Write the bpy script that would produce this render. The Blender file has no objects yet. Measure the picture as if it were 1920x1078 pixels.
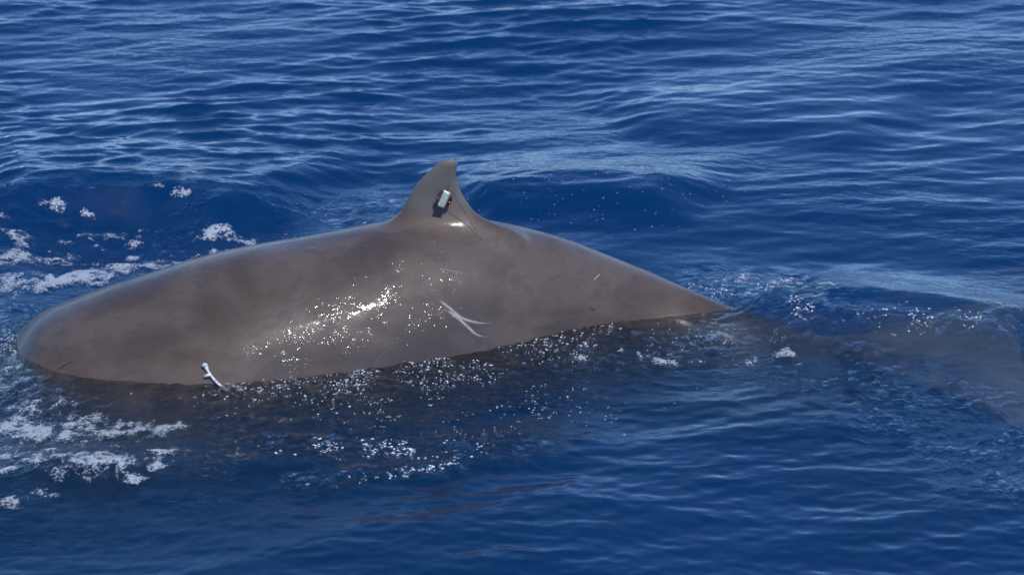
import bpy, bmesh, math, random
import numpy as np
from mathutils import Vector, Matrix
from mathutils.bvhtree import BVHTree
random.seed(7); RNG = np.random.default_rng(11)
S = bpy.context.scene

# ------------------------------------------------------------------ camera
PITCH = math.radians(20.0); RANGE = 14.6; FPX = 390.0 * RANGE      # photo is 1920 px wide
CAM = np.array([0.0, -RANGE * math.cos(PITCH), RANGE * math.sin(PITCH)])
FWD = np.array([0.0, math.cos(PITCH), -math.sin(PITCH)]); UP = np.array([0.0, math.sin(PITCH), math.cos(PITCH)])
cd = bpy.data.cameras.new('camera'); cam = bpy.data.objects.new('camera', cd); S.collection.objects.link(cam)
cam.location = CAM; cam.rotation_euler = (math.pi / 2 - PITCH, 0, 0)
cd.sensor_width = 36; cd.lens = 36 * FPX / 1920; cd.clip_start = 0.1; cd.clip_end = 6000
cd.dof.use_dof = True; cd.dof.focus_distance = RANGE - 0.6; cd.dof.aperture_fstop = 3.4
S.camera = cam

# ------------------------------------------------------------------ light
SUN_EL = math.radians(59); SUN_AZ = math.radians(144)      # azimuth clockwise from +Y: behind the camera
sunv = Vector((math.sin(SUN_AZ) * math.cos(SUN_EL), math.cos(SUN_AZ) * math.cos(SUN_EL), math.sin(SUN_EL)))
ld = bpy.data.lights.new('sun', 'SUN'); ld.energy = 2.3; ld.angle = math.radians(0.53); ld.color = (1.0, 0.965, 0.91)
sun = bpy.data.objects.new('sun', ld); S.collection.objects.link(sun)
sun.rotation_euler = sunv.to_track_quat('Z', 'Y').to_euler()
W = bpy.data.worlds.new('World'); S.world = W; W.use_nodes = True
nt = W.node_tree; sky = nt.nodes.new('ShaderNodeTexSky'); sky.sky_type = 'NISHITA'; sky.sun_disc = False
sky.sun_elevation = SUN_EL; sky.sun_rotation = SUN_AZ
sky.air_density = 0.68; sky.dust_density = 0.25; sky.ozone_density = 10.0
nt.nodes['Background'].inputs['Strength'].default_value = 0.15
nt.links.new(sky.outputs[0], nt.nodes['Background'].inputs[0])
S.view_settings.view_transform = 'Standard'; S.view_settings.look = 'None'; S.view_settings.gamma = 1
S.view_settings.exposure = 0.62; S.view_settings.use_curve_mapping = False
cy = S.cycles
cy.use_denoising = True; cy.max_bounces = 8; cy.transparent_max_bounces = 8; cy.volume_bounces = 1
cy.caustics_reflective = False; cy.caustics_refractive = False; cy.sample_clamp_indirect = 3.0; cy.sample_clamp_direct = 0.0
cy.blur_glossy = 0.3

# ------------------------------------------------------------------ helpers
def ray(px, py):
    d = FWD * FPX + np.array([px - 960.0, 0, 0]) + UP * (539.0 - py)
    return d / np.linalg.norm(d)
def ground(px, py, z=0.0):
    d = ray(px, py); t = (z - CAM[2]) / d[2]; return CAM + d * t
def on_plane_y(px, py, y):
    d = ray(px, py); t = (y - CAM[1]) / d[1]; return CAM + d * t
def proj(p):
    v = np.asarray(p) - CAM; w = v @ FWD
    return 960 + FPX * v[..., 0] / w, 539 - FPX * (v @ UP) / w
def sm(x, a, b):
    t = np.clip((x - a) / (b - a), 0, 1); return t * t * (3 - 2 * t)
def tag(o, label=None, cat=None, group=None, kind=None):
    if label: o['label'] = label
    if cat: o['category'] = cat
    if group: o['group'] = group
    if kind: o['kind'] = kind
    return o
def mesh_obj(name, V, F, mat, parent=None, smooth=True):
    me = bpy.data.meshes.new(name); me.from_pydata([tuple(v) for v in V], [], F); me.update()
    if smooth: me.shade_smooth()
    me.materials.append(mat); o = bpy.data.objects.new(name, me); S.collection.objects.link(o)
    if parent: o.parent = parent
    return o
def vnoise(x, y, seed=0):
    r = np.random.default_rng(seed).random((256, 256)); xi = np.floor(x).astype(int); yi = np.floor(y).astype(int)
    fx = x - xi; fy = y - yi; fx = fx * fx * (3 - 2 * fx); fy = fy * fy * (3 - 2 * fy)
    g = lambda a, b: r[a & 255, b & 255]
    return (g(xi, yi) * (1 - fx) + g(xi + 1, yi) * fx) * (1 - fy) + (g(xi, yi + 1) * (1 - fx) + g(xi + 1, yi + 1) * fx) * fy
def fbm(x, y, f, seed=0, n=4):
    s = 0; a = 1; t = 0
    for i in range(n):
        s = s + a * vnoise(x * f + 17.3 * i, y * f + 5.1 * i, seed + i); t += a; a *= .55; f *= 2.07
    return s / t
def pl_dist(X, Y, pts):
    """signed distance field to an open polyline in the water plane: returns distance, side (+ far side), parameter 0..1"""
    best = np.full(X.shape, 1e9); side = np.zeros(X.shape); par = np.zeros(X.shape)
    n = len(pts) - 1
    for i in range(n):
        ax, ay = pts[i]; bx, by = pts[i + 1]; dx, dy = bx - ax, by - ay; L = dx * dx + dy * dy
        t = np.clip(((X - ax) * dx + (Y - ay) * dy) / L, 0, 1); qx = X - ax - t * dx; qy = Y - ay - t * dy
        d = np.hypot(qx, qy); m = d < best
        best = np.where(m, d, best); side = np.where(m, np.sign(dx * qy - dy * qx), side); par = np.where(m, (i + t) / n, par)
    return best, side, par
def gpts(pts, z=0.0): return [tuple(ground(a, b, z)[:2]) for a, b in pts]
def catmull(pts, n=8):
    P = [np.array(p, float) for p in pts]; P = [2 * P[0] - P[1]] + P + [2 * P[-1] - P[-2]]; out = []
    for i in range(1, len(P) - 2):
        for k in range(n):
            t = k / n; a, b, c, d = P[i - 1:i + 3]
            out.append(.5 * (2 * b + (c - a) * t + (2 * a - 5 * b + 4 * c - d) * t * t + (3 * b - a - 3 * c + d) * t ** 3))
    out.append(P[-2]); return out

# node shorthand
class NT:
    def __init__(s, name):
        s.m = bpy.data.materials.new(name); s.m.use_nodes = True; s.t = s.m.node_tree; s.t.nodes.clear()
        s.out = s.n('ShaderNodeOutputMaterial')
    def n(s, typ, ins=None, **kw):
        nd = s.t.nodes.new(typ)
        for k, v in kw.items(): setattr(nd, k, v)
        for k, v in (ins or {}).items():
            i = nd.inputs[k]
            if isinstance(v, bpy.types.NodeSocket): s.t.links.new(v, i)
            else: i.default_value = v
        return nd
    def link(s, a, b): s.t.links.new(a, b)
    def math(s, op, a, b=0.0, c=0.0, clamp=False):
        return s.n('ShaderNodeMath', {0: a, 1: b, 2: c}, operation=op, use_clamp=clamp).outputs[0]
    def mapr(s, v, a, b, c=0.0, d=1.0):
        return s.n('ShaderNodeMapRange', {'Value': v, 'From Min': a, 'From Max': b, 'To Min': c, 'To Max': d}, interpolation_type='SMOOTHSTEP').outputs[0]
    def mixc(s, f, a, b):
        nd = s.n('ShaderNodeMix', data_type='RGBA')
        for i, v in ((0, f), (6, a), (7, b)):
            if isinstance(v, bpy.types.NodeSocket): s.t.links.new(v, nd.inputs[i])
            else: nd.inputs[i].default_value = v if i == 0 else (*v, 1)
        return nd.outputs[2]
    def noise(s, vec, scale, detail=3, rough=.5, dist=0.0):
        return s.n('ShaderNodeTexNoise', {'Vector': vec, 'Scale': scale, 'Detail': detail, 'Roughness': rough, 'Distortion': dist}).outputs[0]
    def mapping(s, vec, sc=(1, 1, 1), rot=(0, 0, 0)):
        return s.n('ShaderNodeMapping', {'Vector': vec, 'Scale': sc, 'Rotation': rot}).outputs[0]

def simple(name, col, rough=.4, metal=0.0, coat=0.0, trans=0.0, bump=0.0):
    k = NT(name); p = k.n('ShaderNodeBsdfPrincipled', {'Roughness': rough, 'Metallic': metal, 'Coat Weight': coat, 'Transmission Weight': trans})
    co = k.n('ShaderNodeTexCoord').outputs['Object']
    nz = k.noise(co, 120, 4, .6)
    k.link(k.mixc(k.mapr(nz, .35, .65), tuple(c * .75 for c in col), tuple(min(1, c * 1.2) for c in col)), p.inputs['Base Color'])
    if bump:
        b = k.n('ShaderNodeBump', {'Height': nz, 'Strength': bump, 'Distance': .002}); k.link(b.outputs[0], p.inputs['Normal'])
    k.link(p.outputs[0], k.out.inputs[0]); return k.m

# ------------------------------------------------------------------ water material
def water_material():
    k = NT('sea_water'); co = k.n('ShaderNodeTexCoord').outputs['Object']
    churn = k.n('ShaderNodeAttribute', attribute_name='churn').outputs['Fac']
    calm = k.n('ShaderNodeAttribute', attribute_name='ripple').outputs['Fac']
    # fine wind ripples, stretched along the crests
    n1 = k.noise(k.mapping(co, (1.0, 1.9, 1.0), (0, 0, .12)), 11, 2.5, .5, .3)
    n2 = k.noise(k.mapping(co, (1.0, 1.5, 1.0), (0, 0, -.35)), 30, 2, .5, .2)
    patch = k.mapr(k.noise(co, .55, 2, .5), .38, .62, .25, 1.0)
    h = k.math('MULTIPLY', k.math('ADD', k.math('MULTIPLY', n1, .009), k.math('MULTIPLY', n2, .0036)), k.math('MULTIPLY', patch, calm))
    n3 = k.noise(co, 46, 4, .62, .6); n4 = k.noise(co, 18, 3, .6, .8)
    hc = k.math('MULTIPLY', k.math('ADD', k.math('MULTIPLY', n3, .022), k.math('MULTIPLY', n4, .026)), churn)
    h = k.math('ADD', h, hc)
    b = k.n('ShaderNodeBump', {'Height': h, 'Strength': 1.0, 'Distance': 1.0})
    glint = k.n('ShaderNodeAttribute', attribute_name='glint').outputs['Fac']
    def rnd(scale, amp):
        c = k.n('ShaderNodeTexNoise', {'Vector': co, 'Scale': scale, 'Detail': 1.5}).outputs[1]
        c = k.n('ShaderNodeVectorMath', {0: c, 1: (.5, .5, .5)}, operation='SUBTRACT').outputs[0]
        return k.n('ShaderNodeVectorMath', {0: c, 'Scale': amp}, operation='SCALE').outputs[0]
    rv = k.n('ShaderNodeVectorMath', {0: rnd(40.0, 1.9), 1: rnd(20.0, 1.7)}, operation='ADD').outputs[0]
    rv = k.n('ShaderNodeVectorMath', {0: rv, 1: (1, 1, .15)}, operation='MULTIPLY').outputs[0]
    rv = k.n('ShaderNodeVectorMath', {0: rv, 'Scale': glint}, operation='SCALE').outputs[0]
    nn = k.n('ShaderNodeVectorMath', {0: b.outputs[0], 1: rv}, operation='ADD').outputs[0]
    nn = k.n('ShaderNodeVectorMath', {0: nn}, operation='NORMALIZE').outputs[0]
    fr = k.n('ShaderNodeFresnel', {'IOR': 1.33, 'Normal': nn})
    gl = k.n('ShaderNodeBsdfGlossy', {'Color': (1, 1, 1, 1), 'Roughness': k.mapr(churn, .05, .5, .05, .06), 'Normal': nn})
    rf = k.n('ShaderNodeBsdfRefraction', {'Color': (1, 1, 1, 1), 'Roughness': 0.0, 'IOR': 1.33, 'Normal': b.outputs[0]})
    tr = k.n('ShaderNodeBsdfTransparent')
    mt = k.n('ShaderNodeMixShader', {0: .42, 1: tr.outputs[0], 2: rf.outputs[0]})
    k.link(k.mapr(churn, 0, .8, .22, .40), mt.inputs[0])
    mx = k.n('ShaderNodeMixShader', {0: fr.outputs[0], 1: mt.outputs[0], 2: gl.outputs[0]})
    k.link(mx.outputs[0], k.out.inputs['Surface'])
    sc = k.n('ShaderNodeVolumeScatter', {'Color': (.001, .33, .84, 1), 'Density': .27, 'Anisotropy': 0.0})
    ab = k.n('ShaderNodeVolumeAbsorption', {'Color': (.15, .50, .76, 1), 'Density': 1.12})
    ad = k.n('ShaderNodeAddShader', {0: sc.outputs[0], 1: ab.outputs[0]})
    k.link(ad.outputs[0], k.out.inputs['Volume'])
    return k.m

def skin_material():
    k = NT('wet_whale_skin'); co = k.n('ShaderNodeTexCoord').outputs['Object']
    big = k.noise(k.mapping(co, (.8, 1, 1.6), (0, .25, 0)), 2.2, 5, .55, .4)
    med = k.noise(k.mapping(co, (1, 1, 2), (0, .35, 0)), 9, 5, .6, .5)
    fin_ = k.noise(co, 90, 3, .6)
    c = k.mixc(k.mapr(big, .38, .62), (.056, .039, .031), (.096, .070, .057))
    c = k.mixc(k.math('MULTIPLY', k.mapr(med, .48, .68), .6), c, (.052, .043, .040))
    c = k.mixc(k.math('MULTIPLY', k.mapr(fin_, .4, .75), .12), c, (.15, .125, .11))
    # sparse small dark pits
    vo = k.n('ShaderNodeTexVoronoi', {'Vector': co, 'Scale': 9.0, 'Randomness': 1.0}); pit = k.mapr(vo.outputs['Distance'], .03, .07, .7, 0.0)
    c = k.mixc(pit, c, (.05, .04, .036))
    # greyer, drier fin
    finm = k.n('ShaderNodeAttribute', attribute_name='fin').outputs['Fac']
    fm = k.math('ADD', finm, k.math('MULTIPLY', k.math('SUBTRACT', med, .5), .5), clamp=True)
    c = k.mixc(k.math('MULTIPLY', fm, k.mapr(finm, 0, .15)), c, (.125, .112, .104))
    # water drops standing on the wet skin
    dn = k.n('ShaderNodeVectorMath', {0: co, 1: k.n('ShaderNodeVectorMath', {0: k.n('ShaderNodeTexNoise', {'Vector': co, 'Scale': 25.0}).outputs[1], 'Scale': .02}, operation='SCALE').outputs[0]}, operation='ADD').outputs[0]
    vd = k.n('ShaderNodeTexVoronoi', {'Vector': dn, 'Scale': 62.0, 'Randomness': 1.0})
    sep = k.n('ShaderNodeSeparateColor', {0: vd.outputs['Color']})
    wetp = k.mapr(k.noise(k.mapping(co, (1, 1, 1.5)), 5, 4, .7), .50, .60)
    wet2 = k.mapr(k.noise(co, 24, 3, .7), .45, .58)
    size = k.math('MULTIPLY', k.math('MULTIPLY', k.mapr(sep.outputs[0], .35, 1.0, 0.0, .42), wet2), wetp)
    q = k.math('SUBTRACT', 1.0, k.math('DIVIDE', vd.outputs['Distance'], k.math('MAXIMUM', size, .001)), clamp=True)
    drop = k.math('POWER', q, .6)
    wetf = k.math('MULTIPLY', k.mapr(k.noise(k.mapping(co, (1, 1, 1.4)), 7, 4, .7), .51, .67), k.n('ShaderNodeAttribute', attribute_name='wet').outputs['Fac'])
    wetf = k.math('ADD', wetf, k.math('MULTIPLY', k.math('MAXIMUM', k.math('SUBTRACT', k.n('ShaderNodeAttribute', attribute_name='wet').outputs['Fac'], 1.0), 0.0), .22))
    und = k.noise(co, 16, 4, .6)
    hcoat = k.math('ADD', k.math('MULTIPLY', k.math('MULTIPLY', drop, size), .0085), k.math('ADD', k.math('MULTIPLY', und, .0012), k.math('MULTIPLY', k.math('MULTIPLY', k.noise(co, 68, 3, .6), wetf), .0062)))
    bc = k.n('ShaderNodeBump', {'Height': hcoat, 'Strength': 1.0, 'Distance': 1.0})
    bb = k.n('ShaderNodeBump', {'Height': k.noise(k.mapping(co, (1, 1, 2.5)), 150, 4, .65), 'Strength': .35, 'Distance': .003})
    p = k.n('ShaderNodeBsdfPrincipled', {'Base Color': c, 'Roughness': k.mapr(med, .3, .7, .42, .55), 'Specular IOR Level': .22, 'Normal': bb.outputs[0],
            'Coat Weight': k.math('SUBTRACT', k.mapr(k.n('ShaderNodeAttribute', attribute_name='wet').outputs['Fac'], 0.0, .8, .38, 1.0), k.math('MULTIPLY', finm, .3)), 'Coat Roughness': k.mapr(k.n('ShaderNodeAttribute', attribute_name='wet').outputs['Fac'], 0.0, .8, .17, .07), 'Coat IOR': 1.27, 'Coat Normal': bc.outputs[0]})
    k.link(p.outputs[0], k.out.inputs[0]); return k.m

M_SKIN = skin_material(); M_WATER = water_material()

# ------------------------------------------------------------------ whale body
SIL = [(18, 634), (28, 617), (40, 610), (70, 592), (109, 573), (145, 558), (182, 544), (255, 518.6), (310, 500), (365, 484), (420, 470), (474, 458.5), (550, 446), (620, 435), (698, 419), (735, 411), (850, 404), (950, 417), (1050, 444), (1150, 480), (1250, 521), (1310, 549), (1375, 580)]
WLN = [(18, 632), (30, 662), (50, 688), (110, 701), (200, 710), (300, 717), (400, 720), (520, 712), (700, 690), (850, 668), (1000, 637), (1090, 613), (1170, 598), (1280, 588), (1375, 580)]
def interp(tab, x): return np.interp(x, [a for a, _ in tab], [b for _, b in tab])
Xs = np.array([-2.2, -2.0, -1.7, -1.3, -.9, -.5, -.2, .2, .5, .8, 1.0])
wt = [(-6.2, .15), (-5.6, .42), (-4.8, .62), (-4, .70), (-3, .74), (-2.3, .76), (-1.5, .74), (-.9, .68), (-.4, .60), (0, .50), (.3, .42), (.6, .34), (1.05, .25), (1.5, .16), (1.9, .11)]
at = [(-6.2, .15), (-5.6, .42), (-4.8, .66), (-4, .76), (-3, .80), (-2.3, .82), (-1.5, .80), (-.9, .75), (-.4, .68), (0, .58), (.3, .49), (.6, .41), (1.05, .31), (1.5, .20), (1.9, .08)]
def heap(X): return .045 * sm(X, -2.45, -2.1) * (1 - sm(X, .15, .75))
res = []
for X in Xs:
    w, a = interp(wt, X), interp(at, X); yc, zc = -.5, -.3
    def F(yc, zc):
        th = np.linspace(0, math.pi, 181); P = np.stack([np.full(181, X), yc + w * np.cos(th), zc + a * np.sin(th)], 1)
        px, py = proj(P); i = np.argmin(py); e1 = py[i] - interp(SIL, px[i])
        zw = heap(X); r = max(1 - ((zw - zc) / a) ** 2, 0); q = np.array([X, yc - w * math.sqrt(r), zw]); ax, ay = proj(q)
        return np.array([e1, ay - interp(WLN, ax)])
    for it in range(30):
        f = F(yc, zc); h = 1e-4; J = np.stack([(F(yc + h, zc) - f) / h, (F(yc, zc + h) - f) / h], 1)
        try: d = np.linalg.solve(J, -f)
        except Exception: break
        d = np.clip(d, -.06, .06); yc += d[0]; zc = min(max(zc + d[1], -a * .998), .3)
    res.append((X, yc, zc + a, float(np.abs(f).max())))
for r in res: print('station %.2f  yc %.3f  top %.3f  err %.1f' % r)
solved = [(r[0], r[1], r[2]) for r in res]
keys = [(-6.2, -1.05, -.75), (-5.6, -1.03, -.52), (-4.8, -1.0, -.36), (-4.0, -.96, -.24), (-3.2, -.8, -.25), (-2.7, -.66, -.30), (-2.36, -.62, -.075)] + solved + \
       [(1.22, solved[-1][1] + .0, -.075), (1.5, -.24, -.17), (1.75, -.24, -.25), (1.9, -.25, -.30)]
kx = np.array([k[0] for k in keys])
def spline(xs, ys, x):
    # monotone-ish cubic hermite
    xs, ys = np.asarray(xs), np.asarray(ys); m = np.gradient(ys, xs); i = np.clip(np.searchsorted(xs, x) - 1, 0, len(xs) - 2)
    h = xs[i + 1] - xs[i]; t = (x - xs[i]) / h
    return (2*t**3-3*t**2+1)*ys[i] + (t**3-2*t**2+t)*h*m[i] + (-2*t**3+3*t**2)*ys[i+1] + (t**3-t**2)*h*m[i+1]
xx = np.linspace(-6.2, 1.9, 220)
def smooth1(v, n):
    for _ in range(n): v[1:-1] = .25 * v[:-2] + .5 * v[1:-1] + .25 * v[2:]
    return v
ycs = smooth1(spline(kx, [k[1] for k in keys], xx), 30); tops = smooth1(spline(kx, [k[2] for k in keys], xx), 5)
ws = smooth1(np.interp(xx, *zip(*wt)), 20); as_ = smooth1(np.interp(xx, *zip(*at)), 20)
V = []; F = []; NS = 72
for x, y, t, w, a in zip(xx, ycs, tops, ws, as_):
    for k in range(NS):
        th = 2 * math.pi * k / NS; V.append((x, y + w * math.cos(th), t - a + a * math.sin(th)))
for i in range(len(xx) - 1):
    for k in range(NS):
        k2 = (k + 1) % NS; F.append((i * NS + k, i * NS + k2, (i + 1) * NS + k2, (i + 1) * NS + k))
F.append(tuple(range(NS))[::-1]); F.append(tuple((len(xx) - 1) * NS + k for k in range(NS)))
def spine(x): return np.interp(x, xx, ycs), np.interp(x, xx, tops)

# dorsal fin: levels between the leading and the trailing edge
yf = float(spine(-.3)[0])
LEAD = [(700, 432), (722, 421), (737, 408), (748, 394), (758, 379), (770, 360), (782, 342.5), (797, 326.5), (817, 309), (828, 301.5)]
TRAIL = [(990, 441), (945, 424), (914, 411), (895, 398), (882, 384), (870, 368), (861.5, 348), (858, 333), (858, 319), (860.5, 306)]
lead = [on_plane_y(a, b, yf) for a, b in LEAD]; trail = [on_plane_y(a, b, yf) for a, b in TRAIL]
lz = [p[2] for p in lead]; tz = [p[2] for p in trail]
zt = on_plane_y(846, 296.5, yf)[2]; z0 = lz[0] - .05
FV = []; n0 = len(V); NF = 40; levels = list(np.linspace(z0, min(lz[-1], tz[-1]), 34))
def ring(xl, xt, z, th):
    out = []
    for k in range(NF):
        a = 2 * math.pi * k / NF; u = .5 - .5 * math.cos(a)
        prof = abs(math.sin(a)) ** .8 * (1.12 - .45 * u)      # blunt leading edge, finer trailing edge
        y0 = float(spine(xl + (xt - xl) * u)[0]) if z < .62 else yf
        out.append((xl + (xt - xl) * u, yf + math.copysign(prof * th, math.sin(a)), z))
    return out
for z in levels:
    xl = np.interp(z, lz, [p[0] for p in lead]); xt = np.interp(z, tz, [p[0] for p in trail])
    s = (z - z0) / (zt - z0); th = .024 + .030 * (1 - s) + .15 * max(0, 1 - s / .60) ** 1.9
    FV += ring(xl, xt, z, th)
zl = levels[-1]; xl = np.interp(zl, lz, [p[0] for p in lead]); xt = np.interp(zl, tz, [p[0] for p in trail])
xc = (xl + xt) / 2 + .016
for q in (.35, .65, .88, .98):
    r = math.sqrt(1 - q ** 3); FV += ring(xc - (xc - xl) * r, xc + (xt - xc) * r, zl + (zt - zl) * q, .024 * r)
nl = len(FV) // NF
V += FV
for i in range(nl - 1):
    for k in range(NF):
        k2 = (k + 1) % NF; F.append((n0 + i * NF + k, n0 + i * NF + k2, n0 + (i + 1) * NF + k2, n0 + (i + 1) * NF + k))
F.append(tuple(n0 + k for k in range(NF))[::-1]); F.append(tuple(n0 + (nl - 1) * NF + k for k in range(NF)))

# tail flukes (just under water at the right), two lobes from the peduncle
def lobe(root_f, root_b, tip_f, tip_b, mid_f, mid_b):
    n0 = len(V); A = catmull([root_f, mid_f, tip_f], 8); B = catmull([root_b, mid_b, tip_b], 8); R = 20; n = len(A)
    for i, (a, b) in enumerate(zip(A, B)):
        s = i / (n - 1); th = .055 * (1 - s) ** .8 + .018
        for k in range(R):
            g = 2 * math.pi * k / R; u = .5 - .5 * math.cos(g); p = a + (b - a) * u
            V.append((p[0], p[1], p[2] + math.sin(g) * th * (1.1 - .5 * u)))
    for i in range(n - 1):
        for k in range(R):
            k2 = (k + 1) % R; F.append((n0 + i * R + k, n0 + i * R + k2, n0 + (i + 1) * R + k2, n0 + (i + 1) * R + k))
    F.append(tuple(n0 + k for k in range(R))[::-1]); F.append(tuple(n0 + (n - 1) * R + k for k in range(R)))
lobe((1.35, -.18, -.23), (2.42, -.18, -.22), (2.40, -1.36, -.27), (2.56, -1.42, -.28), (1.98, -.80, -.22), (2.42, -.94, -.24))
lobe((1.35, -.34, -.23), (2.42, -.34, -.22), (2.52, .66, -.27), (2.70, .70, -.28), (1.92, .22, -.27), (2.50, .32, -.28))

tmp = mesh_obj('whale_raw', V, F, M_SKIN)
bm = bmesh.new(); bm.from_mesh(tmp.data); bmesh.ops.recalc_face_normals(bm, faces=bm.faces); bm.to_mesh(tmp.data); bm.free()
md = tmp.modifiers.new('r', 'REMESH'); md.mode = 'VOXEL'; md.voxel_size = .013; md.use_smooth_shade = True
dg = bpy.context.evaluated_depsgraph_get(); me = bpy.data.meshes.new_from_object(tmp.evaluated_get(dg))
bpy.data.objects.remove(tmp)
nv = len(me.vertices); P = np.empty(nv * 3); me.vertices.foreach_get('co', P); P = P.reshape(-1, 3)
E = np.empty(len(me.edges) * 2, int); me.edges.foreach_get('vertices', E); E = E.reshape(-1, 2)
deg = np.bincount(E.ravel(), minlength=nv).astype(float)
def lap(P):
    out = np.zeros_like(P)
    for c in range(3):
        out[:, c] = np.bincount(E[:, 0], P[E[:, 1], c], nv) + np.bincount(E[:, 1], P[E[:, 0], c], nv)
    return out / deg[:, None]
sy, st = spine(P[:, 0])
base = (P[:, 0] > -1.0) & (P[:, 0] < .45) & (P[:, 2] > .15)
wz = np.exp(-((P[:, 2] - (st + .01)) / .06) ** 2) * np.exp(-((P[:, 1] - yf) / .20) ** 2) * sm(P[:, 0], -.95, -.6) * (1 - sm(P[:, 0], .1, .4))
wz = np.clip(wz * 1.6, 0, 1)[:, None]
for it in range(26):
    Lp = lap(P); g = np.where(base[:, None], wz, 0)
    if it < 4: g = np.maximum(g, .5)
    P = P + (Lp - P) * g * .9
me.vertices.foreach_set('co', P.ravel()); me.update()
qx, qy = proj(P); wetm = np.maximum(np.exp(-((P[:, 0] + .58) / .55) ** 4) * sm(qy, 440, 475), 0.0 * np.exp(-((qy - 437 + 6 * np.cos((qx - 850) / 70)) / 9) ** 2) * np.exp(-((qx - 875) / 140) ** 6))
a_ = me.attributes.new('wet', 'FLOAT', 'POINT'); a_.data.foreach_set('value', wetm.astype(np.float32))
finm = sm(P[:, 2] - np.interp(P[:, 0], xx, tops), .03, .14)
at_ = me.attributes.new('fin', 'FLOAT', 'POINT'); at_.data.foreach_set('value', finm.astype(np.float32))
me.materials.clear(); me.materials.append(M_SKIN); me.shade_smooth(); me.name = 'whale'
whale = bpy.data.objects.new('whale', me); S.collection.objects.link(whale)
tag(whale, 'large wet brown-grey whale with curved dorsal fin breaking the blue sea surface', 'whale')
print('whale verts', nv)
BVH = BVHTree.FromPolygons([tuple(p) for p in P], [tuple(p.vertices) for p in me.polygons])
def hit(px, py):
    d = Vector(ray(px, py)); loc, nor, i, dist = BVH.ray_cast(Vector(CAM), d, 40)
    return loc, nor

# ------------------------------------------------------------------ skin marks
def scar_mat(name, col, alpha):
    k = NT(name); uv = k.n('ShaderNodeUVMap').outputs[0]; co = k.n('ShaderNodeTexCoord').outputs['Object']
    s = k.n('ShaderNodeSeparateXYZ', {0: uv}); v = k.math('ABSOLUTE', k.math('SUBTRACT', s.outputs[1], .5))
    edge = k.math('POWER', k.mapr(v, 0.0, .5, 1.0, 0.0), 1.5); ends = k.math('MULTIPLY', k.mapr(s.outputs[0], 0, .12), k.mapr(s.outputs[0], .7, 1.0, 1, 0))
    nz = k.mapr(k.noise(co, 120, 4, .7), .25, .6, .45, 1.0)
    al = k.math('MULTIPLY', k.math('MULTIPLY', edge, ends), k.math('MULTIPLY', nz, alpha), clamp=True)
    p = k.n('ShaderNodeBsdfPrincipled', {'Base Color': (*col, 1), 'Roughness': .45, 'Alpha': al})
    k.link(p.outputs[0], k.out.inputs[0]); return k.m
def scar(name, pts, wpx, mat, label):
    C = catmull(pts, 8); Vv = []; uvs = []; n = len(C)
    for i, c in enumerate(C):
        t = C[min(i + 1, n - 1)] - C[max(i - 1, 0)]; t = t / np.linalg.norm(t); nn = np.array([-t[1], t[0]])
        s = i / (n - 1); w = wpx * (.35 + .65 * math.sin(math.pi * min(1, s * 1.1 + .08)) ** .7)
        for j in range(5):
            q = c + nn * w * (j / 2 - 1) * .5; l, nr = hit(*q); Vv.append(l + nr * (.0012 + .0012 * (1 - abs(j - 2) / 2))); uvs.append((s, j / 4))
    Ff = [(i * 5 + j, i * 5 + j + 1, i * 5 + j + 6, i * 5 + j + 5) for i in range(n - 1) for j in range(4)]
    o = mesh_obj(name, Vv, Ff, mat, whale); ul = o.data.uv_layers.new(name='UVMap')
    for lp in o.data.loops: ul.data[lp.index].uv = uvs[lp.vertex_index]
    tag(o, label); return o
M_SC = scar_mat('pale_scar_tissue', (.44, .41, .39), .8); M_SCD = scar_mat('dark_scratch', (.035, .03, .028), .9); M_SCF = scar_mat('faint_scrape', (.30, .27, .25), .30)
scar('scar', [(821, 562), (842, 577), (862, 594), (882, 602), (904, 606), (930, 605)], 10, M_SC, 'upper pale branching scratch scar')
scar('scar', [(836, 581), (857, 595), (876, 612), (895, 628), (922, 633)], 11, M_SC, 'lower pale branching scratch scar')
scar('scar', [(1112, 526), (1120, 519), (1128, 512)], 4, M_SC, 'short thin pale nick')
scar('scar', [(1118, 525), (1125, 517), (1131, 509)], 3, M_SCD, 'short dark nick')
scar('scar', [(1104, 577), (1111, 580), (1119, 583)], 7, M_SCD, 'small dark pit')
scar('scar', [(700, 690), (712, 668), (740, 650)], 3, M_SCF, 'faint scrape on lower flank')
scar('scar', [(820, 505), (850, 509), (885, 516)], 8, M_SCF, 'faint pale smear above the scar')
scar('scar', [(105, 695), (125, 683), (142, 675)], 5, M_SCD, 'faint dark skin crease')

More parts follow.
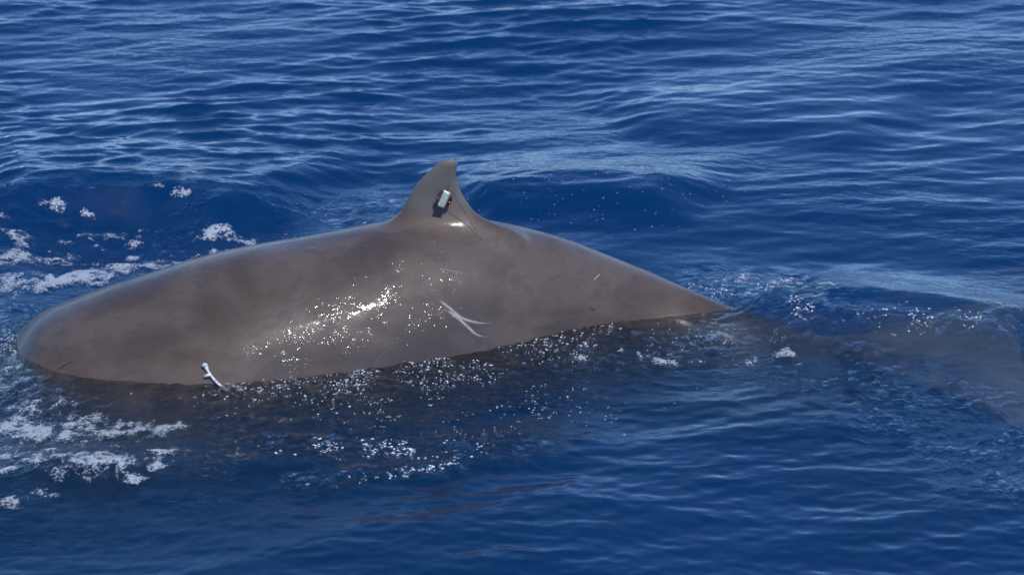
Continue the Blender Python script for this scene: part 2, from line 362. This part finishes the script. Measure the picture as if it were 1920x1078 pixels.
# ------------------------------------------------------------------ water surface
def graded(lo, hi, d0, far, g=1.085, d1=None):
    d1 = d1 or d0; core = [lo]
    while core[-1] < hi:
        t = (core[-1] - lo) / (hi - lo); core.append(core[-1] + d0 + (d1 - d0) * t)
    a = []; x, d = core[0], d0
    while x > -far: d *= g; x -= d; a.append(x)
    b = []; x, d = core[-1], d1
    while x < far: d *= g; x += d; b.append(x)
    return np.array(a[::-1] + core + b)
gx = graded(-3.3, 3.3, .0098, 2500, g=1.1); gy = graded(-5.2, 8.2, .0095, 2500, g=1.1, d1=.023)
print('water grid', len(gx), len(gy))
sx = np.gradient(gx); sy_ = np.gradient(gy)
def field(comps):
    """sum of plane waves; comps rows: wavelength, direction, amplitude, phase.  Returns height and both slopes."""
    lam, th, A, ph = comps.T; kk = 2 * math.pi / lam; kxx, kyy = kk * np.cos(th), kk * np.sin(th)
    fx = np.clip(1.6 - sx[None] / lam[:, None] * 3.2, 0, 1); fy = np.clip(1.6 - sy_[None] / lam[:, None] * 3.2, 0, 1)
    px_ = kxx[:, None] * gx[None] + ph[:, None]; py_ = kyy[:, None] * gy[None]
    sX, cX = np.sin(px_) * fx, np.cos(px_) * fx; sY, cY = np.sin(py_) * fy, np.cos(py_) * fy
    h = (A[:, None] * cY).T @ sX + (A[:, None] * sY).T @ cX
    c = lambda B: (B[:, None] * cY).T @ cX - (B[:, None] * sY).T @ sX
    return h, c(A * kxx), c(A * kyy), c(A * np.cos(th)), c(A * np.sin(th))
def spec(n, l0, l1, mean, spread, slope, pw=0.0):
    lam = np.exp(RNG.uniform(math.log(l0), math.log(l1), n)); th = mean + RNG.normal(0, spread, n)
    A = lam ** (1 + pw); A *= slope / math.sqrt(np.sum((A * 2 * math.pi / lam) ** 2) / 2)
    return np.stack([lam, th, A, RNG.uniform(0, 6.283, n)], 1)
mean = math.radians(97)
swell = field(spec(30, 1.0, 4.5, mean + .15, .5, .045))
medium = field(spec(280, .10, .60, mean, .33, .112, .0))
small = field(spec(500, .045, .13, mean - .1, .6, .075))
chop = field(spec(700, .026, .13, mean, 2.2, .60, -.15))
GX, GY = np.meshgrid(gx, gy)
# the map of where the sea is rougher or calmer
wl_near = [tuple(ground(a, b, .045 * (1 - sm(a, 1010, 1260)))[:2]) for a, b in WLN]
sub = (np.abs(GX) < 5) & (GY > -6) & (GY < 9)
ix = np.where((gx > -4.6) & (gx < 4.6))[0]; iy = np.where((gy > -5.6) & (gy < 8.2))[0]
sl = (slice(iy[0], iy[-1] + 1), slice(ix[0], ix[-1] + 1)); LX, LY = GX[sl], GY[sl]
far_m = sm(GY, -1.2, .8)
ripA = .36 + .62 * far_m; smA = .50 + .15 * far_m
patch = fbm(GX, GY, .45, 3, 3); patch = .55 + .9 * sm(patch, .35, .65)
H = swell[0] * (1.1 - .45 * far_m) + medium[0] * ripA * patch + small[0] * smA * patch
DX = swell[3] * .8 + (medium[3] * ripA) * patch * .9; DY = swell[4] * .8 + (medium[4] * ripA) * patch * .9
# distance to the body in plan
tail = np.interp(LX, xx, ycs); half = np.interp(LX, xx, ws, left=0, right=0)
top_l = np.interp(LX, xx, tops, left=-2, right=-2)
dist_body = np.abs(LY - tail) - half
near_body = np.exp(-np.clip(dist_body, 0, 9) ** 2 / .35 ** 2) * sm(top_l, -.25, -.02)
L = H[sl] * (1 - .8 * near_body); DXl = DX[sl] * (1 - near_body); DYl = DY[sl] * (1 - near_body)
def ridge(pts, h, wn, wf, fade=.18):
    d, s, t = pl_dist(LX, LY, gpts(pts)); w = np.where(s < 0, wn, wf); w = w * (1 + .25 * (vnoise(LX * 2, LY * 2, 5) - .5))
    e = sm(t, 0, fade) * (1 - sm(t, 1 - fade, 1)); return h * np.exp(-(d / w) ** 2) * e
L += ridge([(-120, 392), (60, 382), (150, 372), (230, 367), (330, 371), (430, 392), (540, 412)], .125, .30, .9)
L += ridge([(860, 400), (940, 385), (1020, 379), (1110, 380), (1190, 392), (1330, 412)], .11, .22, .7)
L += ridge([(1400, 562), (1440, 574), (1500, 588), (1620, 606), (1750, 612), (1850, 632), (1980, 660)], .085, .17, .45)
L += ridge([(1500, 560), (1640, 566), (1780, 590), (1900, 608), (2000, 620)], .05, .15, .3)
L += ridge([(1150, 245), (1300, 228), (1420, 226), (1540, 236), (1700, 262)], .06, .45, .9)
L += ridge([(-100, 905), (150, 900), (400, 880), (600, 872), (850, 862), (1000, 830), (1200, 780)], .05, .16, .4)
L += ridge([(380, 790), (560, 800), (800, 790), (1000, 745), (1150, 700)], .028, .12, .2)
L -= ridge([(0, 455), (200, 445), (400, 440), (600, 425)], .06, .5, .4)
# water heaped against the near flank
dw, sw, tw = pl_dist(LX, LY, wl_near)
band = np.exp(-(dw / .20) ** 2)
L += heap(LX) * np.where(sw < 0, np.exp(-(dw / .30) ** 2), 1 - sm(dw, .15, .5))
# churned water masks
def cap(pts, w, s0=1.0):
    d, s, t = pl_dist(LX, LY, gpts(pts)); return s0 * np.exp(-(d / w) ** 2)
churn = np.zeros_like(LX)
for c in [np.exp(-(np.clip(dw - .12, 0, 9) / (.27 + .10 * sm(LX, -.4, .8))) ** 3) * (1 - .3 * sm(-LX, 1.3, 1.9)),
          cap([(1180, 620), (1350, 600), (1470, 610), (1580, 640)], .28, 1.0),
          cap([(1450, 640), (1700, 655), (1900, 640)], .22, .45),
          cap([(1480, 600), (1650, 616), (1850, 642)], .11, 1.0),
          cap([(1600, 680), (1850, 800), (1950, 860)], .5, .50),
          cap([(0, 410), (200, 395), (330, 400)], .35, .3),
          cap([(0, 470), (250, 450), (600, 425), (735, 405)], .45, .42),
          cap([(0, 600), (30, 615), (10, 660)], .2, .9),
          cap([(1300, 525), (1400, 535), (1500, 530)], .2, .55),
          cap([(520, 832), (640, 842), (800, 850), (950, 838)], .17, 1.0),
          cap([(570, 908), (700, 888), (850, 874)], .09, 1.0),
          cap([(420, 760), (900, 720), (1150, 690)], .3, .38),
          cap([(0, 800), (300, 830), (500, 850)], .45, .35),
          cap([(0, 880), (200, 890), (350, 920)], .5, .35)]:
    churn = np.maximum(churn, c)
cn = fbm(LX, LY, 5.0, 40, 3); churn *= .5 + 1.0 * sm(cn, .3, .7)
churn[LX < -4.4] = 0; churn[LX > 4.4] = 0
glint = np.zeros_like(LX)
for c in [.7 * np.exp(-(np.clip(dw - .10, 0, 9) / .26) ** 2) * sm(LX, -1.7, -1.1) * (1 - .6 * sm(LX, .25, .8)), .5 * np.exp(-(dw / .22) ** 2),
          cap([(1480, 600), (1600, 612), (1700, 620), (1850, 640)], .09, .9), cap([(560, 908), (700, 886), (860, 872)], .06, .9),
          cap([(540, 832), (640, 842), (720, 850), (860, 848)], .13, .9), cap([(600, 800), (800, 780), (1000, 740)], .2, .55),
          cap([(0, 405), (130, 385), (250, 378)], .25, .0), cap([(380, 745), (410, 765)], .07, .7), cap([(1300, 530), (1400, 545), (1480, 545)], .08, .7), cap([(0, 640), (30, 660)], .15, .8)]:
    glint = np.maximum(glint, c)
glint *= .35 + 1.0 * sm(fbm(LX, LY, 8.0, 90, 2), .35, .7)
L += chop[0][sl] * churn * (.34 + .45 * sm(dw, .05, .45))
H[sl] = L; DX[sl] = DXl; DY[sl] = DYl
CH = np.zeros_like(GX); CH[sl] = churn; GL = np.zeros_like(GX); GL[sl] = glint
RP = (.42 + .30 * far_m) * np.exp(-np.clip(np.hypot(GX, GY) - 12, 0, 1e9) / 25)
ny, nx = GX.shape
PX, PY = GX + DX, GY + DY
co = np.stack([PX.ravel(), PY.ravel(), H.ravel()], 1)
idx = np.arange(ny * nx).reshape(ny, nx)
quads = np.stack([idx[:-1, :-1].ravel(), idx[:-1, 1:].ravel(), idx[1:, 1:].ravel(), idx[1:, :-1].ravel()], 1)
# closed body of water: side walls and bottom
bord = np.concatenate([idx[0, :-1], idx[:-1, -1], idx[-1, :0:-1], idx[:0:-1, 0]]); nb = len(bord)
low = co[bord].copy(); low[:, 2] = -40; n0 = len(co); co = np.concatenate([co, low]); lo = n0 + np.arange(nb)
walls = np.stack([bord, lo, np.roll(lo, -1), np.roll(bord, -1)], 1)
allq = np.concatenate([quads, walls])
wm = bpy.data.meshes.new('sea')
wm.vertices.add(len(co)); wm.vertices.foreach_set('co', co.ravel())
nl_ = len(allq) * 4 + nb; wm.loops.add(nl_); wm.loops.foreach_set('vertex_index', np.concatenate([allq.ravel(), lo[::-1]]).astype(np.int32))
wm.polygons.add(len(allq) + 1); wm.polygons.foreach_set('loop_start', (np.arange(len(allq) + 1) * 4).astype(np.int32))
sm_ = np.ones(len(allq) + 1, bool); sm_[len(quads):] = False
wm.polygons.foreach_set('use_smooth', sm_); wm.update(calc_edges=True)
for nm, arr in (('churn', CH), ('glint', GL), ('ripple', RP)):
    a = wm.attributes.new(nm, 'FLOAT', 'POINT'); v = np.zeros(len(co), np.float32); v[:ny * nx] = arr.ravel(); a.data.foreach_set('value', v)
wm.materials.append(M_WATER)
sea = bpy.data.objects.new('sea', wm); S.collection.objects.link(sea)
tag(sea, 'deep blue rippled open sea around the whale', kind='structure')
def water_z(x, y):
    i = np.clip(np.searchsorted(gy, y) - 1, 0, ny - 2); j = np.clip(np.searchsorted(gx, x) - 1, 0, nx - 2)
    fy = (y - gy[i]) / (gy[i + 1] - gy[i]); fx = (x - gx[j]) / (gx[j + 1] - gx[j])
    q = lambda A: (A[i, j] * (1 - fx) + A[i, j + 1] * fx) * (1 - fy) + (A[i + 1, j] * (1 - fx) + A[i + 1, j + 1] * fx) * fy
    return q(PX), q(PY), q(H)

# ------------------------------------------------------------------ foam
def foam_material():
    k = NT('sea_foam'); co = k.n('ShaderNodeTexCoord').outputs['Object']
    th = k.n('ShaderNodeAttribute', attribute_name='thick').outputs['Fac']
    v = k.n('ShaderNodeTexVoronoi', {'Vector': co, 'Scale': 75.0}); v2 = k.n('ShaderNodeTexVoronoi', {'Vector': co, 'Scale': 160.0})
    cell = k.math('ADD', k.math('MULTIPLY', v.outputs['Distance'], .6), k.math('MULTIPLY', v2.outputs['Distance'], .4))
    nz = k.noise(co, 28, 4, .65)
    al = k.math('ADD', k.math('ADD', th, k.math('MULTIPLY', k.math('SUBTRACT', nz, .5), 1.1)), k.math('MULTIPLY', k.math('SUBTRACT', cell, .42), 1.5))
    al = k.mapr(al, .38, 1.15, 0.0, .82)
    b = k.n('ShaderNodeBump', {'Height': k.math('ADD', cell, nz), 'Strength': .8, 'Distance': .006})
    p = k.n('ShaderNodeBsdfPrincipled', {'Base Color': (.40, .44, .48, 1), 'Roughness': .35, 'Normal': b.outputs[0], 'Alpha': al})
    k.link(p.outputs[0], k.out.inputs[0]); return k.m
M_FOAM = foam_material()
FOAM = [  # polyline, half width in metres, strength
 ([(-30, 495), (5, 480), (25, 476)], .09, .9), ([(35, 533), (70, 528), (110, 521), (160, 512), (210, 503), (260, 495), (335, 487), (375, 481)], .13, 1.3),
 ([(215, 495), (245, 491), (270, 487)], .05, .8), ([(100, 465), (140, 470), (165, 473)], .05, .8), ([(65, 470), (95, 468)], .04, .6),
 ([(270, 471), (290, 473)], .05, .75), ([(415, 435), (440, 434), (465, 436)], .035, .55), ([(505, 440), (520, 438)], .04, .7), ([(20, 440), (50, 445)], .04, .5),
 ([(160, 425), (180, 424)], .03, .5), ([(335, 455), (355, 460)], .04, .6), ([(185, 423), (235, 428)], .04, .5), ([(400, 462), (418, 459)], .04, .7), ([(635, 420), (690, 413)], .04, .5),
 ([(-20, 800), (20, 803), (50, 812)], .16, .95), ([(75, 825), (110, 822), (150, 817), (190, 828), (235, 812), (270, 822)], .12, 1.2),
 ([(0, 880), (30, 873)], .07, .75), ([(60, 893), (95, 888), (120, 886)], .07, .8), ([(150, 900), (175, 896), (200, 900)], .07, .8), ([(80, 938), (120, 940)], .05, .7),
 ([(280, 880), (330, 868)], .05, .5), ([(225, 890), (240, 888)], .05, .55),
 ([(1365, 526), (1400, 525)], .035, .48), ([(1436, 526), (1480, 527)], .035, .48), ([(1085, 678), (1120, 677)], 0.030, .48), ([(1165, 660), (1205, 667)], 0.034, .48),
 ([(1245, 671), (1295, 676)], 0.034, .48), ([(1310, 672), (1330, 671)], 0.025, .48), ([(1370, 677), (1395, 675)], 0.030, .48), ([(1415, 672), (1440, 670)], 0.030, .48), ([(1460, 657), (1478, 655)], 0.030, .48), ([(418, 732), (432, 740), (450, 747)], .02, .6)]
random.seed(3)
for i in range(46):       # small scattered flecks in the wake
    a = random.choice([(20, 420, 385, 480), (0, 330, 850, 960), (350, 640, 425, 455), (0, 320, 380, 470)])
    x, y = random.uniform(a[0], a[1]), random.uniform(a[2], a[3]); FOAM.append(([(x, y), (x + random.uniform(8, 25), y + random.uniform(-4, 4))], random.uniform(.014, .03), random.uniform(.4, .7)))
FVv = []; FFf = []; TH = []; off = 0
for n, (pts, w, s0) in enumerate(FOAM):
    g = gpts(pts); ax = np.array([p[0] for p in g]); ay = np.array([p[1] for p in g]); r = w * 2.1; d = .0075
    x = np.arange(ax.min() - r, ax.max() + r, d); y = np.arange(ay.min() - r, ay.max() + r, d * 1.3); X, Y = np.meshgrid(x, y)
    D, _, _ = pl_dist(X, Y, g); nn = fbm(X, Y * .8, 9, 60 + n, 4)
    rg = 1 - 4 * np.abs(fbm(X + .03 * nn, Y * .7, 11, 200 + n, 3) - .5); t = s0 * .82 * (1.25 - (D / w)) * .62 + (nn - .5) * 2.2 + (rg - .6) * .8 - .05; t = np.where(D > r, -1, t)
    wx, wy, wz_ = water_z(X, Y); z = wz_ + .004 + .010 * np.clip(t, 0, 1)
    keep = t > -.15; q = keep[:-1, :-1] & keep[1:, :-1] & keep[:-1, 1:] & keep[1:, 1:]
    I = np.arange(X.size).reshape(X.shape); qs = np.stack([I[:-1, :-1][q], I[:-1, 1:][q], I[1:, 1:][q], I[1:, :-1][q]], 1)
    used, inv = np.unique(qs, return_inverse=True)
    if len(used) == 0: continue
    FVv.append(np.stack([wx.ravel(), wy.ravel(), z.ravel()], 1)[used]); TH.append(t.ravel()[used]); FFf.append(inv.reshape(-1, 4) + off); off += len(used)
fv = np.concatenate(FVv); ff = np.concatenate(FFf); fm = bpy.data.meshes.new('sea_foam')
fm.vertices.add(len(fv)); fm.vertices.foreach_set('co', fv.ravel()); fm.loops.add(len(ff) * 4); fm.loops.foreach_set('vertex_index', ff.ravel().astype(np.int32))
fm.polygons.add(len(ff)); fm.polygons.foreach_set('loop_start', (np.arange(len(ff)) * 4).astype(np.int32)); fm.polygons.foreach_set('use_smooth', np.ones(len(ff), bool)); fm.update(calc_edges=True)
a = fm.attributes.new('thick', 'FLOAT', 'POINT'); a.data.foreach_set('value', np.concatenate(TH).astype(np.float32)); fm.materials.append(M_FOAM)
foam = bpy.data.objects.new('sea_foam', fm); S.collection.objects.link(foam)
tag(foam, 'white bubbly foam streaks and flecks on the water around the whale', 'foam', kind='stuff'); print('foam quads', len(ff))

# ------------------------------------------------------------------ satellite tag on the fin
def box_bm(sx_, sy_2, sz, bev, seg=3):
    b = bmesh.new(); bmesh.ops.create_cube(b, size=1); bmesh.ops.scale(b, vec=(sx_, sy_2, sz), verts=b.verts)
    bmesh.ops.bevel(b, geom=list(b.edges), offset=bev, segments=seg, affect='EDGES', profile=.6); return b
def bm_obj(name, b, mat, parent, mtx=None):
    if mtx is not None: b.transform(mtx)
    me = bpy.data.meshes.new(name); b.to_mesh(me); b.free(); me.shade_smooth(); me.materials.append(mat)
    o = bpy.data.objects.new(name, me); S.collection.objects.link(o); o.parent = parent; return o
loc, nor = hit(832, 369)
n_ = Vector((nor.x * .6, nor.y, nor.z * .5)).normalized(); 
zax = n_; xax = Vector((0, 0, 1)).cross(zax).normalized(); yax = zax.cross(xax)
MT = Matrix((xax, yax, zax)).transposed().to_4x4(); MT.translation = loc
tagr = bpy.data.objects.new('satellite_tag', None); S.collection.objects.link(tagr); tagr.matrix_world = MT; tagr.empty_display_size = .05
tag(tagr, 'small silver and dark red tracking tag with thin wire antenna pinned to the dorsal fin', 'tracking tag')
M_RED = simple('dark_red_epoxy', (.075, .006, .009), .22, coat=1, bump=.2); M_SIL = simple('greenish_silver_plate', (.46, .50, .40), .3, .3, coat=1, bump=.6)
M_DK = simple('black_fitting', (.02, .02, .022), .35, bump=.3); M_BRS = simple('brass_stud', (.55, .42, .18), .3, 1); M_WIRE = simple('steel_wire', (.10, .095, .09), .4, .6)
R_ = Matrix.Rotation(math.radians(-24), 4, 'Z')
T = Matrix.Translation
b = bmesh.new(); bmesh.ops.create_uvsphere(b, u_segments=28, v_segments=16, radius=1)
for v in b.verts:
    v.co.x *= .037; v.co.y *= .045; v.co.z = (v.co.z * .017 if v.co.z > 0 else v.co.z * .010)
bm_obj('housing', b, M_RED, tagr, T((0, 0, .036)) @ R_)
bm_obj('battery_case', box_bm(.040, .082, .028, .011, 4), M_SIL, tagr, T((-.003, .002, .050)) @ R_)
for s in (-1, 1):
    bm_obj('ridge_strip', box_bm(.004, .074, .008, .0015, 2), M_DK, tagr, R_.copy() and T((-.003, .002, .059)) @ R_ @ T((s * .0185, 0, 0)))
for (x, y) in ((.0, .022), (.0, -.022)):
    b = bmesh.new(); bmesh.ops.create_cone(b, cap_ends=True, segments=14, radius1=.006, radius2=.006, depth=.045); bm_obj('dart', b, M_DK, tagr, R_ @ T((x, y, .012)))
b = bmesh.new(); bmesh.ops.create_uvsphere(b, u_segments=12, v_segments=8, radius=.005); bm_obj('stud', b, M_BRS, tagr, R_ @ T((.0, .040, .056)))
b = bmesh.new(); bmesh.ops.create_uvsphere(b, u_segments=12, v_segments=8, radius=.0045); bm_obj('stud', b, M_BRS, tagr, R_ @ T((.026, -.004, .054)))
inv = MT.inverted()
def tube(name, pts, r, mat, parent, taper=1.0, seg=8):
    Vv = []; Ff = []; n = len(pts)
    for i, p in enumerate(pts):
        t = (Vector(pts[min(i + 1, n - 1)]) - Vector(pts[max(i - 1, 0)])).normalized(); u = t.orthogonal().normalized(); 
        if i: u = (pu - t * pu.dot(t)).normalized()
        pu = u; v = t.cross(u); rr = (r[i] if hasattr(r, '__len__') else r * (1 + (taper - 1) * i / (n - 1)))
        for k in range(seg):
            a = 2 * math.pi * k / seg; Vv.append(Vector(p) + u * math.cos(a) * rr + v * math.sin(a) * rr)
    for i in range(n - 1):
        for k in range(seg):
            k2 = (k + 1) % seg; Ff.append((i * seg + k, i * seg + k2, (i + 1) * seg + k2, (i + 1) * seg + k))
    Ff.append(tuple(range(seg))[::-1]); Ff.append(tuple((n - 1) * seg + k for k in range(seg)))
    return mesh_obj(name, Vv, Ff, mat, parent)
pa = [(841, 352), (848, 360), (856, 375), (868, 393), (881, 413), (892, 432), (904, 450)]; offs = [.055, .062, .06, .055, .055, .07, .09]
AP = []
for (px, py), o in zip(pa, offs):
    d = ray(px, py); yy = loc.y - o; t = (yy - CAM[1]) / d[1]; AP.append(inv @ Vector(CAM + d * t))
tube('antenna', [Vector(p) for p in catmull(AP, 5)], .0014, M_WIRE, tagr, .7)
b = bmesh.new(); bmesh.ops.create_cone(b, cap_ends=True, segments=14, radius1=.005, radius2=.003, depth=.012); bm_obj('antenna_mount', b, M_DK, tagr, T(AP[0]) @ Matrix.Rotation(.5, 4, 'X'))

# ------------------------------------------------------------------ pale stalked growth at the waterline
def growth_mat():
    k = NT('pale_growth'); co = k.n('ShaderNodeTexCoord').outputs['Object']; nz = k.noise(co, 60, 4, .6)
    p = k.n('ShaderNodeBsdfPrincipled', {'Base Color': k.mixc(k.mapr(nz, .35, .65), (.42, .40, .38), (.66, .65, .64)), 'Roughness': .4, 'Subsurface Weight': .2, 'Subsurface Scale': .01, 'Coat Weight': .6,
        'Normal': k.n('ShaderNodeBump', {'Height': nz, 'Strength': .5, 'Distance': .004}).outputs[0]})
    k.link(p.outputs[0], k.out.inputs[0]); return k.m
M_G = growth_mat()
def on_skin(px, py, o=.008):
    l, nr = hit(px, py); return l + nr * o
gp = [on_skin(x, y) for x, y in [(386, 688), (389, 694), (393, 701), (399, 709), (406, 717), (413, 723)]] + [on_skin(422, 730, .01), on_skin(436, 738, .01), on_skin(452, 745, .008)]
gp = [Vector(p) for p in catmull(gp, 4)]; n = len(gp)
grow = tube('stalked_growth', gp, [(.009 if i < 4 else .0065 if i < 14 else .0065 if i < 22 else max(.002, .011 * (n - i) / (n - 22))) for i in range(n)], M_G, None, seg=12)
tag(grow, 'small white stalked growth sticking out of the whale\'s flank at the waterline', 'growth')
kp = [on_skin(380, 688, .010), on_skin(385, 685.5, .013), on_skin(390, 687, .012)]
tube('head_knob', [Vector(p) for p in catmull(kp, 4)], [.005, .007, .009, .010, .010, .009, .008, .006, .005][:9], M_G, grow, seg=12)
kp = [on_skin(383, 707, .006), on_skin(388, 705, .010), on_skin(394, 704, .010), on_skin(399, 708, .008)]
c_ = [Vector(p) for p in catmull(kp, 4)]
tube('side_branch', c_, [.004 + .004 * math.sin(math.pi * (i / len(c_)) ** .7) for i in range(len(c_))], M_G, grow, seg=12)

# ------------------------------------------------------------------ spray droplets, and white specks in place of sun glints
dm = NT('spray_glint_white'); g = dm.n('ShaderNodeBsdfPrincipled', {'Base Color': (.82, .9, .97, 1), 'Roughness': .3, 'IOR': 1.33, 'Transmission Weight': 0.0}); dm.link(g.outputs[0], dm.out.inputs[0])
Vv = []; Ff = []
ico = bmesh.new(); bmesh.ops.create_icosphere(ico, subdivisions=1, radius=1); iv = [tuple(v.co) for v in ico.verts]; iF = [tuple(v.index for v in f.verts) for f in ico.faces]; ico.free()
def bead_at(x, y, r, up):
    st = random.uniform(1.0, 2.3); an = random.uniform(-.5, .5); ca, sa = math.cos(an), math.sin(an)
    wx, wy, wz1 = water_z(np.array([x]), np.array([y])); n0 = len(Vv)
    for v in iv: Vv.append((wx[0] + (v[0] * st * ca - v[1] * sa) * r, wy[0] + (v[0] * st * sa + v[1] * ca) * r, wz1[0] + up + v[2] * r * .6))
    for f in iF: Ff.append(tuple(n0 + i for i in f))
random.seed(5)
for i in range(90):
    px, py = random.gauss(1120, 110), random.gauss(400, 28); p = ground(px, py); bead_at(p[0], p[1], random.uniform(.0010, .0020), random.uniform(.0, .08))
def glint_beads(n, fpx, fpy, r0, r1, thr=.5):  # opaque white specks laid out as sun glitter; the glint is in their colour
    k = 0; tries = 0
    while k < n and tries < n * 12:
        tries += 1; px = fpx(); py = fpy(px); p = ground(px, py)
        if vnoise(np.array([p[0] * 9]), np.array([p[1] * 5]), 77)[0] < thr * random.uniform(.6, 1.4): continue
        rr = math.exp(random.uniform(math.log(r0), math.log(r1))); bead_at(p[0], p[1], rr, random.uniform(-.3, .6) * rr); k += 1
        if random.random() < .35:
            for q in range(random.randint(1, 3)): bead_at(p[0] + random.gauss(0, .007), p[1] + random.gauss(0, .006), rr * random.uniform(.5, .9), .3 * rr)
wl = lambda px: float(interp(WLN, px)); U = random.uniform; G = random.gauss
glint_beads(720, lambda: G(760, 190) if random.random() < .6 else U(440, 1150), lambda px: wl(px) + 5 + abs(G(0, 32)), .0009, .0032)
glint_beads(170, lambda: U(400, 1180), lambda px: wl(px) + G(4, 2.5), .0012, .0028, .2)
glint_beads(170, lambda: G(690, 90), lambda px: 846 + G(0, 10) - (px - 690) * .01, .0011, .0042)
glint_beads(60, lambda: U(570, 860), lambda px: 908 - (px - 570) * .12 + G(0, 3), .0016, .0042)
glint_beads(110, lambda: U(1480, 1860), lambda px: 592 + (px - 1480) * .115 + G(0, 7), .0014, .0042)
glint_beads(60, lambda: U(1290, 1500), lambda px: 541 + G(0, 6), .0013, .0032)
glint_beads(280, lambda: G(860, 150), lambda px: 745 + G(0, 34), .0011, .0024)
glint_beads(90, lambda: U(1080, 1480), lambda px: 640 + G(0, 18), .0010, .0022)
glint_beads(50, lambda: G(20, 14), lambda px: 655 + G(0, 14), .0012, .0030)
sp = mesh_obj('spray_and_glint_specks', Vv, Ff, dm.m); tag(sp, 'fine water spray, and white specks standing in for sun glints on the disturbed sea', 'spray', kind='stuff')
